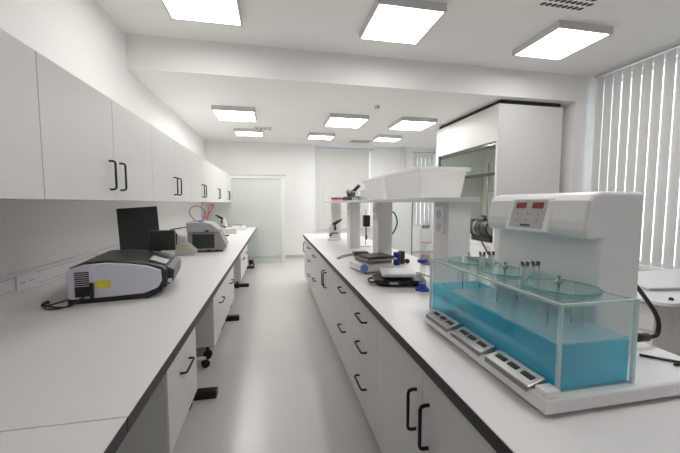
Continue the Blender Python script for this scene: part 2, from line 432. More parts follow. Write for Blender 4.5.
# ------------------------------------------------------------------ grey thermal cycler + beige device behind
t = thing('thermal_cycler', 'bulky grey lab instrument with sloping lid on the left bench below red tubing', 'lab instrument', (-.775, 4.06, .9), R(4))
prof = [(-.205, .02), (.19, .02), (.225, .06), (.155, .235), (-.205, .235)]
b = MB(); b.prism(prof, lambda a, c, dd: (a, dd, c), 0, .42); b.build('body', m_grey, t, .008, 3)
b = MB(); b.prism([(-.15, .05), (.09, .05), (.09, .215), (-.15, .215)], lambda a, c, dd: (a, dd, c), -.004, .0); b.build('side_vent_panel', m_dgrey, t)
b = MB(); b.prism([(-.21, .238), (.13, .238), (.15, .26), (.06, .335), (-.02, .355), (-.21, .355)], lambda a, c, dd: (a, dd, c), -.008, .43); b.build('lid', mat('mid grey lid', (.40, .40, .40), .45), t, .010, 3)
bx('lid_latch', -.01, .03, -.018, -.008, .245, .265, m_black, t, .002)
bx('foot_block', .0, .05, -.01, .0, .005, .03, m_black, t)
bx('foot_block', .10, .14, -.01, .0, .005, .03, m_black, t)
bx('base_plate', -.19, .18, .01, .41, 0, .02, m_black, t)
bx('rear_terminal', -.10, -.04, .08, .15, .356, .372, m_lblue, t, .003)
b = MB()
b.tube([(-.90, 4.15, 1.265), (-.95, 4.15, 1.32), (-.97, 4.15, 1.39), (-.92, 4.16, 1.44), (-.85, 4.18, 1.43), (-.80, 4.2, 1.36), (-.82, 4.2, 1.31), (-.84, 4.2, 1.272)], .005, sub=8)
b.tube([(-.82, 4.22, 1.272), (-.78, 4.22, 1.35), (-.76, 4.22, 1.43), (-.72, 4.22, 1.47), (-.73, 4.22, 1.40), (-.79, 4.22, 1.33), (-.76, 4.22, 1.268)], .005, sub=8)
b.tube([(-.84, 4.25, 1.272), (-.82, 4.25, 1.40), (-.77, 4.25, 1.46), (-.71, 4.25, 1.45), (-.76, 4.25, 1.36), (-.80, 4.25, 1.268)], .004, sub=8)
tag(b.build('red_tubing', m_red), 'loops of red tubing rising above the grey lab instrument', 'tubing')
t = thing('vortex_mixer', 'small beige device with a yellow green label left of the grey lab instrument', 'lab device', (-.985, 3.86, .9), 0)
b = MB(); b.prism([(-.08, 0), (.12, 0), (.125, .05), (.09, .085), (.04, .13), (-.08, .14)], lambda a, c, dd: (a, dd, c), 0, .14); b.build('housing', mat('greyish beige plastic', (.50, .48, .46), .45), t, .01, 3)
b = MB(); b.prism([(-.075, .14), (.03, .135), (.03, .20), (-.075, .22)], lambda a, c, dd: (a, dd, c), .02, .12); b.build('head', m_lgrey, t, .006)
bx('label_strip', -.02, .06, -.002, .0, .10, .125, mat('yellow green label', (.55, .52, .12), .5), t)
b = MB(); b.tube([(-.05, .05, .2), (-.075, .03, .25), (-.055, -.01, .23), (-.06, -.012, .12)], .007, sub=6); b.build('tube_loop', m_black, t)
b = MB(); b.tube([(-1.22, 3.80, .906), (-1.20, 3.8, 1.05), (-1.12, 3.85, 1.175), (-1.02, 3.95, 1.20), (-.985, 4.10, 1.20)], .007, sub=8)
tag(b.build('black_hose', m_black), 'black hose arching from behind the monitor to the grey instrument', 'hose')
# farther things on left bench
t = thing('microscope', 'small black and white microscope far along the left bench beyond the grey instrument', 'microscope', (-1.02, 7.0, .9), R(-70))
def microscope(t, s=1.0, mw=m_wplast):
    b = MB(); b.box(-.09*s, .09*s, -.11*s, .11*s, 0, .035*s); b.build('base', mw, t, .008*s)
    b = MB(); b.prism([(-.10*s, .03*s), (-.05*s, .03*s), (-.055*s, .22*s), (.0, .30*s), (-.04*s, .33*s), (-.10*s, .25*s)], lambda a, c, dd: (dd, -a, c), -.025*s, .025*s); b.build('arm', mw, t, .006*s)
    b = MB(); b.box(-.07*s, .07*s, -.075*s, .05*s, .13*s, .145*s); b.build('stage', m_black, t, .002)
    b = MB(); b.cyl((0, .03*s, .30*s), (0, -.10*s, .37*s), .028*s, 16); b.build('head', m_black, t)
    for q in (-1, 1):
        b = MB(); b.cyl((q*.028*s, -.07*s, .35*s), (q*.03*s, -.14*s, .40*s), .015*s, 14); b.build('eyepiece', m_black, t)
    for q in (-1, 0, 1):
        b = MB(); b.cyl((q*.02*s, -.01*s + .0*q, .29*s), (q*.03*s, -.02*s, .19*s), .011*s, 12); b.build('objective', m_blackm, t)
    b = MB(); b.cyl((-.045*s, .07*s, .10*s), (.045*s, .07*s, .10*s), .022*s, 16); b.build('focus_knob', m_black, t)
microscope(t, .85)
t = thing('lab_box', 'small pinkish box on the left bench before the glass door', 'box', (-.80, 6.55, .9), R(8))
bx('body', -.11, .10, -.12, .12, 0, .085, m_pink, t, .012); bx('lid', -.105, .095, -.115, .115, .087, .10, m_wplast, t, .006)
t = thing('bench_scale', 'flat white bench scale near the far end of the left bench', 'scale', (-.72, 7.45, .9), R(-5))
b = MB(); b.prism([(-.15, 0), (.13, 0), (.15, .03), (.08, .085), (-.15, .10)], lambda a, c, dd: (a, dd, c), -.13, .13); b.build('body', m_wplast, t, .008)
bx('weighing_plate', -.12, .04, -.10, .10, .10, .112, m_steel, t, .004); bx('key_strip', .09, .145, -.08, .08, .036, .046, m_dgrey, t)
t = thing('reagent_bottle', 'white bottle with dark cap beside the far microscope', 'bottle', (-1.04, 7.55, .9))
b = MB(); b.lathe([(.04, 0), (.043, .01), (.043, .12), (.018, .155), (.018, .17)], n=20); b.build('bottle_body', m_wplast, t)
b = MB(); b.lathe([(.022, .168), (.022, .20)], n=20); b.build('cap', m_black, t)
t = thing('dropper_box', 'small black item lying on the left bench in front of the pinkish box', 'box', (-.80, 6.0, .9))
bx('case', -.035, .035, -.03, .03, 0, .02, m_black, t, .004)
t = thing('wheeled_stand', 'small black wheeled stand on the floor before the glass door', 'stand', (-.52, 7.86, .0))
b = MB(); b.lathe([(.05, .05), (.055, .14), (.02, .16)], n=18); b.build('body', m_black, t)
for k in range(3):
    a = 2*PI*k/3; b = MB(); x, y = .06*math.cos(a), .06*math.sin(a); b.cyl((x-.012, y, .025), (x+.012, y, .025), .025, 14); b.box(x-.008, x+.008, y-.01, y+.01, .025, .07); b.build('caster', m_rub, t)

# ------------------------------------------------------------------ island
XI = .543
worktop(XI, 1.50, -.5, 6.12, 'long pale worktop with black edge on the right hand island', None)
FX = .565
def island(y0, y1, label, fronts):
    """fronts: list of (kind, a0, a1, z0, z1, handle spec)"""
    w = y1-y0
    t = thing('base_cabinet', label, 'base cabinet', (FX, y0, 0), 0, 'white base cabinets of the island')
    bx('body', .020, .90, .001, w-.001, .10, .850, m_cabside, t)
    bx('plinth', .06, .86, .001, w-.001, 0, .10, m_dgrey, t)
    for kind, a0, a1, z0, z1, h in fronts:
        o = bx('door' if kind == 'door' else 'drawer', 0, .018, a0-y0+.002, a1-y0-.002, z0, z1, m_cab, t, .0015)
        hb = MB()
        if kind == 'door': bow(hb, (0, h[0]-y0, h[1]), (0, h[0]-y0, h[2]), (-1, 0, 0), .036, .007)
        else:
            c = (a0+a1)/2-y0; bow(hb, (0, c-.09, h), (0, c+.09, h), (-1, 0, 0), .036, .007)
        hb.build('handle', m_blackm, o)
    return t
ZT, ZB = .842, .112
def dd(y0, y1, y): return [('door', y0, y, ZB, ZT, (y-.055, .55, .72)), ('door', y, y1, ZB, ZT, (y+.055, .55, .72))]
island(-.5, .57, 'nearest island cabinet, out of the photo under the tester', dd(-.5, .57, .03))
island(.57, 1.72, 'nearest visible island cabinet with two large doors and tall black handles', dd(.57, 1.72, 1.145))
island(1.72, 2.30, 'island cabinet with three drawers in a column, next to the two-door one', [('drawer', 1.72, 2.30, .637, ZT, .735), ('drawer', 1.72, 2.30, .402, .633, .54), ('drawer', 1.72, 2.30, ZB, .398, .30)])
island(2.30, 2.93, 'island cabinet with two tall drawer fronts, below the balance', [('drawer', 2.30, 2.93, .522, ZT, .76), ('drawer', 2.30, 2.93, ZB, .518, .435)])
island(2.93, 4.15, 'island cabinet with paired doors in the middle of the row', dd(2.93, 4.15, 3.56))
island(4.15, 4.80, 'island cabinet with two drawers beyond the paired doors', [('drawer', 4.15, 4.80, .522, ZT, .745), ('drawer', 4.15, 4.80, ZB, .518, .415)])
island(4.80, 5.50, 'island cabinet with three small drawers near the far end', [('drawer', 4.8, 5.5, .66, ZT, .77), ('drawer', 4.8, 5.5, .44, .656, .565), ('drawer', 4.8, 5.5, ZB, .436, .33)])
island(5.50, 6.11, 'last island cabinet at the far end with a single door', [('door', 5.5, 6.11, ZB, ZT, (5.93, .59, .76))])
# shelf on posts
def post(y, label):
    t = thing('shelf_post', label, 'shelf post', (.95, y, .9), 0, 'white box posts carrying the island shelf')
    bx('column', 0, .135, 0, .17, 0, .585, m_cab, t, .002)
    p = bx('socket_plate', -.008, 0, .04, .15, .40, .56, m_wplast, t, .003)
    for k in (0, 1):
        b = MB(); b.lathe([(.026, 0), (.026, .002)], (-.009, .095, .44+k*.075), 18, M=Matrix.Rotation(-PI/2, 3, 'Y')); b.build('socket_well', m_lgrey, p)
    return t
po = post(1.65, 'nearest white shelf post, with a socket plate, behind the blue water tank')
dup(po, (.95, 2.88, .9), 'second white shelf post, right behind the balance and cups')
dup(po, (.95, 4.02, .9), 'third white shelf post, between microscope and electrode stand')
dup(po, (.95, 5.25, .9), 'farthest white shelf post at the end of the island')
t = thing('island_shelf', 'long thin white shelf above the island carrying milky bins', 'shelf', (.84, 1.63, 1.4845))
bx('board', 0, .29, 0, 3.82, 0, .025, m_cab, t, .002)
bx('glass_lip', 0, .29, -.012, 0, .0, .022, m_clear, t)
# milky bins
def storage_bin(y0, l, h, label):
    t = thing('storage_bin', label, 'storage bin', (.965, y0, 1.511), 0, 'milky plastic bins on the shelf')
    b = MB(); T = .006; w0, w1 = .125, .150; f = .025
    def ring(w, a, c, z): return [(-w, a, z), (w, a, z), (w, c, z), (-w, c, z)]
    ob = [ring(w0, f, l-f, 0), ring(w1, 0, l, h)]; ib = [ring(w1-T, T, l-T, h), ring(w0-T, f+T, l-f-T, T)]
    V = [[b.bm.verts.new(p) for p in r] for r in ob+ib]
    b.bm.faces.new(V[0][::-1]); b.bm.faces.new(V[3])
    for i in range(3):
        for k in range(4): b.bm.faces.new([V[i][k], V[i][(k+1)%4], V[i+1][(k+1)%4], V[i+1][k]])
    b.build('tub', m_bin, t, .004)
    b = MB(); e = .014
    b.box(-w1-e, w1+e, -e, 0, h-.02, h+.004); b.box(-w1-e, w1+e, l, l+e, h-.02, h+.004); b.box(-w1-e, -w1, 0, l, h-.02, h+.004); b.box(w1, w1+e, 0, l, h-.02, h+.004)
    b.build('rim', m_bin, t, .003)
    return t
storage_bin(1.74, .62, .172, 'nearer milky white plastic bin on the island shelf, above the tester')
storage_bin(2.41, .50, .172, 'farther milky white plastic bin on the island shelf')
# small things on the far end of the shelf
for k, (x, y, lb) in enumerate([(.92, 4.72, 'low red dish stack at the far end of the shelf, left one'), (1.03, 4.45, 'low red dish stack on the shelf, right one next to the black clamp')]):
    t = thing('petri_dish_stack', lb, 'dish stack', (x, y, 1.511), 0, 'red dish stacks on the shelf')
    b = MB(); b.lathe([(.08, 0), (.08, .02)], n=24); b.build('lower_dish', m_wplast, t)
    b = MB(); b.lathe([(.085, .021), (.085, .05)], n=24); b.build('upper_dish', m_red, t)
t = thing('eyepiece_unit', 'black optical unit with raised eyepiece lying on the shelf', 'optical unit', (.97, 4.0, 1.511), R(10))
bx('base_block', -.08, .08, -.13, .13, 0, .05, m_black, t, .01)
b = MB(); b.cyl((0, -.02, .05), (.02, .0, .12), .03, 16); b.build('turret', m_black, t)
b = MB(); b.cyl((.0, -.02, .10), (.075, -.06, .19), .022, 14); b.build('eyepiece', m_black, t)
b = MB(); b.cyl((-.02, .04, .06), (-.05, .02, .13), .025, 14); b.build('side_tube', m_grey, t)
for k, (x, y, h) in enumerate([(.92, 3.64, .09), (1.0, 3.52, .10), (.93, 3.34, .085), (1.02, 3.2, .09)]):
    t = thing('glass_jar', ['small glass jar on the shelf next to the black optical unit', 'taller glass jar on the shelf, second of the four', 'short glass jar on the shelf, third of the four', 'glass jar on the shelf closest to the milky bins'][k], 'jar', (x, y, 1.511), 0, 'glass jars on the shelf')
    b = MB(); b.lathe([(.036, 0), (.04, .005), (.04, h-.03), (.03, h-.01), (.03, h)], n=20, capt=False); b.build('glass_body', m_clear, t)
    b = MB(); b.lathe([(.037, .003), (.037, .03)], n=20); b.build('contents', m_grey if k % 2 else m_lgrey, t)
    b = MB(); b.lathe([(.033, h), (.033, h+.012)], n=20); b.build('lid', m_lgrey, t)

# ------------------------------------------------------------------ on the island: far microscope, stand, balance, cups, cylinder
t = thing('microscope', 'white microscope with black stage at the far end of the island', 'microscope', (.93, 4.99, .9), R(60))
microscope(t, .82)
t = thing('electrode_stand', 'thin rod stand with a black box hanging near its top on the island', 'stand', (1.20, 4.17, .9))
b = MB(); b.lathe([(.07, 0), (.07, .012), (.03, .03)], n=24); b.build('base', m_wplast, t)
b = MB(); b.cyl((0,0,.03), (0,0,.50), .006, 10); b.build('rod', m_steel, t)
bx('motor_box', -.04, .045, -.06, .02, .27, .42, m_black, t, .008)
b = MB(); b.cyl((0, -.03, .10), (0, -.03, .27), .005, 8); b.cyl((0,-.03,.10), (0,-.03,.16), .013, 10); b.build('probe', m_black, t)
b = MB(); b.tube([(1.088, 2.96, 1.385), (1.12, 2.96, 1.395), (1.15, 2.96, 1.36), (1.165, 2.96, 1.30), (1.155, 2.96, 1.25), (1.13, 2.96, 1.20), (1.092, 2.96, 1.165)], .007, sub=8)
b.tube([(1.092, 2.94, 1.38), (1.093, 2.94, 1.28), (1.092, 2.94, 1.18)], .006, sub=4)
tag(b.build('black_cable', m_black), 'black cable bowing out from the right side of the second shelf post', 'cable')
# balance
t = thing('analytical_balance', 'light grey balance with blue oval badge and black top tray on the island', 'balance', (.83, 2.70, .9), R(12))
b = MB(); b.prism([(-.15, -.10), (-.11, -.14), (.13, -.14), (.165, -.10), (.165, .14), (-.15, .14)], lambda a, c, dd: (a, c, dd), .008, .075); b.build('housing', m_wplast, t, .02, 4)
bx('weighing_deck', -.10, .15, -.10, .13, .077, .098, m_grey, t, .006)
bx('top_tray', -.09, .16, -.12, .10, .115, .13, m_dgrey, t, .004)
bx('tray_rim', -.105, .175, -.135, .115, .100, .113, m_steel, t, .003)
b = MB(); b.lathe([(.042, 0), (.042, .003)], n=24)
bd = b.build('blue_badge', m_lblue, t); bd.scale = (.75, .85, 1); bd.location = (-.133, -.120, .045); bd.rotation_euler = (R(70), 0, R(-45))
bd['label'] = 'blue oval badge'
b = MB()
for x, y in ((-.11,-.10),(.12,-.10),(.12,.10),(-.11,.10)): b.lathe([(.014, 0), (.014, .01)], (x, y, 0), 12)
b.build('feet', m_rub, t)
t = thing('tray_tongs', 'black handled wire loop tongs lying across the left side of the balance', 'tongs', (.72, 2.98, .9), R(0))
b = MB(); b.tube([(.05, -.03, .10), (-.05, -.02, .085), (-.12, .0, .06), (-.13, .03, .06), (-.06, .03, .085), (.05, .02, .10)], .006, sub=6); b.build('wire_loop', m_grey, t)
b = MB(); b.box(.02, .16, -.05, .05, .07, .12); b.build('handle', m_black, t, .01)
b = MB(); b.lathe([(.03, 0), (.03, .07)], (.09, 0, 0), 14); b.build('rest', m_black, t)
# black hot plate with white top
t = thing('hot_plate', 'flat black device with white plate on top lying on the island before the balance', 'hot plate', (.87, 2.22, .9), R(-14))
b = MB(); b.prism([(-.16, -.09), (-.10, -.13), (.17, -.13), (.20, -.08), (.20, .12), (-.12, .13), (-.17, .06)], lambda a, c, dd: (a, c, dd), .012, .045); b.build('housing', m_black, t, .008, 3)
bx('top_plate', -.11, .13, -.10, .13, .062, .085, m_white, t, .008, 3)
bx('plate_support', -.08, .10, -.07, .10, .045, .062, m_black, t)
bx('front_label', -.06, .0, -.132, -.130, .018, .035, m_lgrey, t)
b = MB(); b.tube([(.13, -.03, .07), (.19, -.07, .075), (.235, -.06, .06), (.24, .0, .055), (.15, .04, .07)], .008, sub=6); b.build('side_loop', m_wplast, t)
b = MB()
for x, y in ((-.11,-.08),(.16,-.09),(.16,.09),(-.11,.09)): b.lathe([(.016, 0), (.016, .013)], (x, y, 0), 12)
b.build('feet', m_rub, t)
b = MB(); b.tube([(-.165, .03, .03), (-.20, .0, .025), (-.19, -.06, .02), (-.14, -.09, .025)], .008, sub=6); b.build('carry_loop', m_black, t)
for x, y, m_, lb in ((1.135, 2.88, m_dblue, 'dark blue cylindrical pot beside the second shelf post'), (1.20, 2.93, m_black, 'black cylindrical pot behind the dark blue one')):
    t = thing('pen_pot', lb, 'pot', (x, y, .9), 0, 'pots beside the second shelf post')
    b = MB(); b.lathe([(.03, 0), (.034, .004), (.034, .115), (.030, .118), (.030, .10), (.001, .10)], n=24, capt=False); b.build('pot_body', m_, t)
t = thing('tape_roll', 'small black roll standing to the right of the black pot', 'tape roll', (1.26, 2.93, .9))
b = MB(); b.cyl((0, -.012, .022), (0, .012, .022), .022, 18); b.build('roll', m_black, t)
# measuring cylinder
t = thing('measuring_cylinder', 'clear measuring cylinder with blue foot and blue ring left of the water tank', 'measuring cylinder', (.965, 1.99, .9))
b = MB(); b.prism([(.05*math.cos(R(60*k+10)), .05*math.sin(R(60*k+10))) for k in range(6)], lambda a, c, dd: (a, c, dd), 0, .012); b.lathe([(.042, .012), (.024, .035), (.024, .05)], n=24); b.build('foot', m_blue, t, .002)
b = MB(); b.lathe([(.018, .035), (.019, .32), (.022, .325)], n=24, capt=False); b.build('tube', m_clear, t)
b = MB(); b.lathe([(.020, .185), (.034, .188), (.034, .205), (.020, .21)], n=24); b.build('guard_ring', m_blue, t)
t = thing('distillation_glassware', 'stacked clear glassware with narrow neck and pinkish jars beyond the blue footed cylinder', 'glassware', (1.415, 2.86, .9))
b = MB(); b.box(-.045, .045, -.045, .045, .20, .34); b.build('square_flask', m_clear, t, .01)
b = MB(); b.lathe([(.03, .34), (.035, .36), (.018, .40), (.012, .46), (.016, .48), (.010, .52)], n=18); b.build('neck', m_clear, t)
b = MB(); b.lathe([(.022, .345), (.022, .37)], (.02, 0, 0), 16); b.lathe([(.022, .345), (.022, .37)], (-.022, .0, 0), 16); b.build('stoppers', m_grey, t)
b = MB(); b.lathe([(.04, 0), (.05, .02), (.05, .12), (.03, .15), (.03, .20)], n=20); b.build('lower_jar', m_clear, t)
b = MB(); b.lathe([(.046, .004), (.046, .10)], n=20); b.build('jar_contents', mat('brownish pink', (.45, .30, .25), .5), t)
bx('flask_contents', -.040, .040, -.040, .040, .205, .215, mat('rusty sediment', (.5, .32, .28), .5), t)

# ------------------------------------------------------------------ disintegration tester with water bath
T = thing('tablet_disintegration_tester', 'white bench tester with blue water bath, glass discs and red displays on the island', 'lab tester', (.705, .718, .9))
def L(x, y, z): return (x-.705, y-.718, z-.9)
b = MB(); P = [(0, -.01), (.665, -.01), (.665, .80)] + [(.11-.11*math.sin(R(q)), .67+.11*math.cos(R(q))) for q in range(0, 91, 10)]
b.prism(P, lambda a, c, dd: (a, c, dd), .010, .055); b.build('base', m_white, T, .008, 3)
bx('base_lip', 0.004, .052, -.006, .035, .055, .075, m_white, T, .004)
b = MB()
for x, y in ((.04,.04),(.62,.04),(.62,.74),(.12,.70)): b.lathe([(.018, 0), (.018, .011)], (x, y, 0), 14)
b.build('feet', m_rub, T)
# tank: acrylic walls
tx0, tx1, ty0, ty1, tz0, tz1 = .060, .318, .016, .765, .055, .302
b = MB(); k = .007
b.box(tx0, tx1, ty0, ty0+k, tz0, tz1); b.box(tx0, tx1, ty1-k, ty1, tz0, tz1)
b.box(tx0, tx0+k, ty0+k, ty1-k, tz0, tz1); b.box(tx1-k, tx1, ty0+k, ty1-k, tz0, tz1)
tank = b.build('tank', m_acr, T, .001)
b = MB(); b.box(tx0+k+.001, tx1-k-.001, ty0+k+.001, ty1-k-.001, tz0+.002, .183); b.build('blue_water', m_water, tank)
m_aedge = glassy('acrylic edge', (.75, .9, .9), .05, diff=(.80, .90, .90), dfac=.55)
b = MB(); e = .0045
for (x, y) in ((tx0, ty0), (tx1, ty0), (tx0, ty1), (tx1, ty1)): b.box(x-e, x+e, y-e, y+e, tz0, tz1+.002)
for x in (tx0, tx1):
    b.box(x-e, x+e, ty0, ty1, tz1-.004, tz1+.003)
for y in (ty0, ty1): b.box(tx0, tx1, y-e, y+e, tz1-.004, tz1+.003)
b.build('glued_edges', m_aedge, tank)
m_sheenplate = glassy('milky plate', (.9, .95, .95), .12, diff=(.84, .90, .90), dfac=.38, tl=.6)
bx('water_sheen_plate', tx0+k+.002, tx1-k-.002, ty0+k+.002, ty1-k-.16, .186, .190, m_sheenplate, T)  # added milky sheet, stands in for the pale reflection on the water surface
# lid rails + three discs
cx_ = .205
bx('lid', tx0+.008, tx1-.004, ty0+.008, ty1-.008, tz1-.002, tz1+.004, m_acr, T)
m_ring = glassy('tinted disc edge', (.45, .80, .76), .05, diff=(.25, .62, .58), dfac=.25)
m_holder = glassy('tube wall', (.92, .95, .95), .03, diff=(.85, .9, .9), dfac=.28)
ys = (.160, .405, .645)
for i, yc in enumerate(ys):
    b = MB(); b.lathe([(.104, tz1+.006), (.104, tz1+.011)], (cx_, yc, 0), 48)
    dsc = b.build('glass_disc', m_disc, T)
    b = MB(); ri, ro = .1025, .1065; n = 48
    b.lathe([(ro, tz1+.006), (ro, tz1+.0112), (ri, tz1+.0112), (ri, tz1+.006), (ro, tz1+.006)], (cx_, yc, 0), n, capb=False, capt=False)
    b.build('disc_edge', m_ring, dsc)
    b = MB(); b.lathe([(.004, tz1+.011), (.004, tz1+.022), (.011, tz1+.024), (.011, tz1+.034), (.005, tz1+.036), (.005, tz1+.046), (.008, tz1+.05)], (cx_-.03, yc-.02, 0), 16); b.build('knob', m_steel, dsc)
    # beaker below disc
    b = MB(); b.lathe([(.058, tz0+.03), (.062, tz0+.04), (.062, tz1-.004)], (cx_, yc, 0), 32, capt=False); b.build('beaker', m_clear, T)
    b = MB()
    for kx in (-.045, .045): b.cyl((cx_+kx, yc, tz0+.06), (cx_+kx, yc, tz1+.03), .0025, 8)
    b.build('basket_rod', m_steel, T)
for yc in (.285, .530):
    for dx in (-.028, .016):
        b = MB(); b.lathe([(.013, tz1+.004), (.013, tz1+.055)], (cx_+dx, yc, 0), 20); sl = b.build('tube_holder', m_holder, T)
        b = MB()
        for a in range(4):
            q = a*PI/2+.4; b.cyl((cx_+dx+.008*math.cos(q), yc+.008*math.sin(q), tz1+.045), (cx_+dx+.013*math.cos(q), yc+.013*math.sin(q), tz1+.068), .0035, 8)
        b.build('holder_pins', m_dgrey, sl)
# immersed dark fittings
for (x, y, z) in ((.085, .60, .085), (.085, .54, .12), (.085, .66, .13), (.10, .52, .08)):
    b = MB(); b.cyl((x, y-.012, z), (x, y+.012, z), .015, 14); b.cyl((x, y, z), (x+.03, y, z), .006, 10); b.build('drain_fitting', m_dgrey, T)
for (x, y, z) in ((.09, .05, .15), (.13, .06, .11), (.28, .06, .13), (.22, .09, .14)):
    b = MB(); b.cyl((x-.010, y, z), (x+.010, y, z), .009, 14); b.build('inlet_fitting', m_dblue, T)
b = MB()
for x in (.10, .17, .27): b.tube([(x, .04, .068), (x, .70, .068)], .004)
b.build('heater_rod', m_aedge, T)
for (x, y, z) in ((.075, .115, .088), (.075, .235, .098), (.075, .36, .09), (.30, .035, .10), (.18, .035, .085)):
    b = MB(); b.cyl((x-.006, y, z), (x+.006, y, z), .008, 14); b.build('sucker', m_clear, T)
# housing column and head
bx('column', .345, .522, .157, .655, .055, .618, m_white, T, .014, 4)
prof = [(.40, .618), (.345, .617), (.315, .608), (.298, .588), (.286, .52), (.284, .49), (.290, .470), (.306, .460), (.40, .456)]
b = MB(); b.prism(prof, lambda a, c, dd: (a, dd, c), .1565, .6555)
b.build('head', m_white, T, .012, 4)
# sloping control panel
O = Vector((.276, 0, .478)); U = Vector((.030, 0, .118)).normalized(); Nn = Vector((-U.z, 0, U.x)); 
def PM(): 
    M = Matrix.Identity(4); 
    for r_ in range(3): M[r_][0] = (0, -1, 0)[r_]; M[r_][1] = U[r_]; M[r_][2] = Nn[r_]; M[r_][3] = (O + Vector((0, .40, 0)))[r_]
    return M
M = PM()
b = MB(); b.box(-.115, .105, -.010, .126, -.018, .004, M=M); cp = b.build('control_panel', m_white, T, .006, 3)
b = MB(); b.box(-.093, .078, .004, .116, .004, .006, M=M); kp = b.build('keypad', m_panelgrey, cp)
for x in (-.076, .010):
    b = MB(); b.box(x, x+.054, .082, .106, .006, .0075, M=M); b.build('display', m_redc, cp)
bt = 0
for r_ in range(2):
    for c_ in range(3):
        b = MB(); b.box(-.066+c_*.052, -.046+c_*.052, .054-r_*.026, .068-r_*.026, .006, .0085, M=M); b.build('button', m_lgrey, cp, .001)
        b = MB(); b.box(-.059+c_*.052, -.053+c_*.052, .058-r_*.026, .064-r_*.026, .0085, .009, M=M); b.build('button_mark', m_dgrey, cp)
b = MB(); b.box(-.03, .02, .010, .018, .006, .0075, M=M); b.build('name_strip', m_dgrey, cp)
# three steel control modules
for i, (a, c) in enumerate(((.480, .672), (.262, .455), (.045, .238))):
    b = MB(); b.prism([(-.012, .045), (-.002, .0555), (.052, .0555), (.056, .078), (.048, .080), (-.008, .063)], lambda p, q, dd: (p, dd, q), a, c); cm = b.build('control_module', m_steel, T, .003)
    M2 = Matrix.Translation((.024, (a+c)/2, .0728)) @ Matrix.Rotation(-math.atan2(.017, .056), 4, 'Y')
    w = (c-a)
    for q, bw in ((-.36, .010), (-.24, .010), (0, .020), (.22, .010), (.34, .010)):
        b = MB(); b.box(-.009, .009, q*w-bw, q*w+bw, -.003, .0015, M=M2); b.build('button', m_slot, cm)
# lead with plug behind, lying on the base
b = MB(); b.tube([L(1.222, .93, 1.225), L(1.26, .925, 1.20), L(1.325, .92, 1.13), L(1.368, .91, 1.06), L(1.355, .90, 1.005), L(1.30, .90, 1.0)], .0075, sub=8); b.build('power_cord', m_black, T)
b = MB(); b.cyl(L(1.225, .90, 1.0), L(1.31, .90, 1.0), .015, 14); b.build('plug', m_black, T)
b = MB(); b.tube([L(1.225, .86, .9605), L(1.27, .815, .9605), L(1.30, .79, .9605), L(1.296, .783, .9605), L(1.262, .783, .9605)], .0045); b.build('hook_rod', m_black, T)

# ------------------------------------------------------------------ fume hood
H0, H1, HX0, HX1 = 4.45, 6.36, 3.35, 4.49
t = thing('fume_hood', 'tall white fume hood with grey green interior standing against the right wall', 'fume hood', (HX0, H0, 0))
w, dp = H1-H0, HX1-HX0
bx('side_panel', 0, dp, 0, .05, 0, 2.975, m_cab, t, .003)
bx('side_panel', 0, dp, w-.05, w, 0, 2.975, m_cab, t, .003)
bx('back_panel', dp-.04, dp, .05, w-.05, 0, 2.975, m_cabside, t)
bx('header', 0, .05, .05, w-.05, 2.43, 2.975, m_cab, t, .002)
bx('top_panel', .05, dp-.04, .05, w-.05, 2.93, 2.975, m_cabside, t)
bx('liner', dp-.07, dp-.045, .055, w-.055, .83, 2.6, m_hoodin, t)
bx('liner', .05, dp-.07, .051, .062, .83, 2.6, m_hoodin, t); bx('liner', .05, dp-.07, w-.062, w-.051, .83, 2.6, m_hoodin, t)
b = MB(); b.prism([(.06, 2.43), (.30, 2.62), (dp-.07, 2.62), (dp-.07, 2.64), (.06, 2.64)], lambda a, c, dd_: (a, dd_, c), .065, w-.065); b.build('inner_roof', m_hoodin, t)
bx('hood_worktop', .0, dp-.07, .05, w-.05, .79, .83, m_wplast, t, .004)
for k in (0, 1):
    a = .052+k*(w-.10)/2; o = bx('cupboard_door', .0, .02, a, a+(w-.10)/2-.004, .1, .785, m_cab, t, .002)
    hb = MB(); yy = w/2+(.06 if k else -.06); bow(hb, (0, yy, .55), (0, yy, .70), (-1, 0, 0)); hb.build('handle', m_blackm, o)
bx('plinth', .03, dp-.05, .05, w-.05, 0, .1, m_dgrey, t)
s = bx('sash', .045, .052, .07, w-.07, 1.94, 2.50, m_sash, t)
bx('sash_handle', .030, .065, .06, w-.06, 1.915, 1.965, m_dgrey, s, .004)
bx('sash_handle', .040, .058, .06, w-.06, 2.36, 2.385, m_dgrey, s, .003)
bx('sash_frame', .035, .06, .052, .075, .84, 2.43, m_lgrey, t); bx('sash_frame', .035, .06, w-.085, w-.052, .84, 2.43, m_black, t)
b = MB(); b.cyl((.5, .6, .83), (.5, .6, 2.2), .012, 10); b.cyl((.5, .9, .83), (.5, .9, 2.2), .012, 10); b.cyl((.5, .55, 1.7), (.5, .95, 1.7), .01, 10); b.build('lattice_rod', m_steel, t)
b = MB(); b.cyl((dp-.10, .35, 1.6), (dp-.07, .35, 1.6), .02, 12); b.build('gas_tap', m_black, t)
bx('shadow_gap', .06, dp, .05, w, 2.976, 3.049, m_slot, t)
t2 = thing('vacuum_pump', 'dark grey cylindrical pump motor standing inside the fume hood', 'pump', (3.60, 4.86, .83), R(0))
b = MB(); b.cyl((-.09, -.14, .23), (-.09, .42, .23), .135, 32); b.build('motor', m_dgrey, t2, .006)
b = MB(); b.cyl((-.09, -.165, .23), (-.09, -.14, .23), .105, 28); b.build('end_cap', m_grey, t2)
for yy in (.02, .16, .30):
    b = MB(); b.cyl((-.09, yy, .23), (-.09, yy+.05, .23), .142, 32); b.build('cooling_band', m_steel if yy == .16 else m_dgrey, t2)
bx('foot', -.12, .04, -.12, .40, 0, .10, m_black, t2, .008)
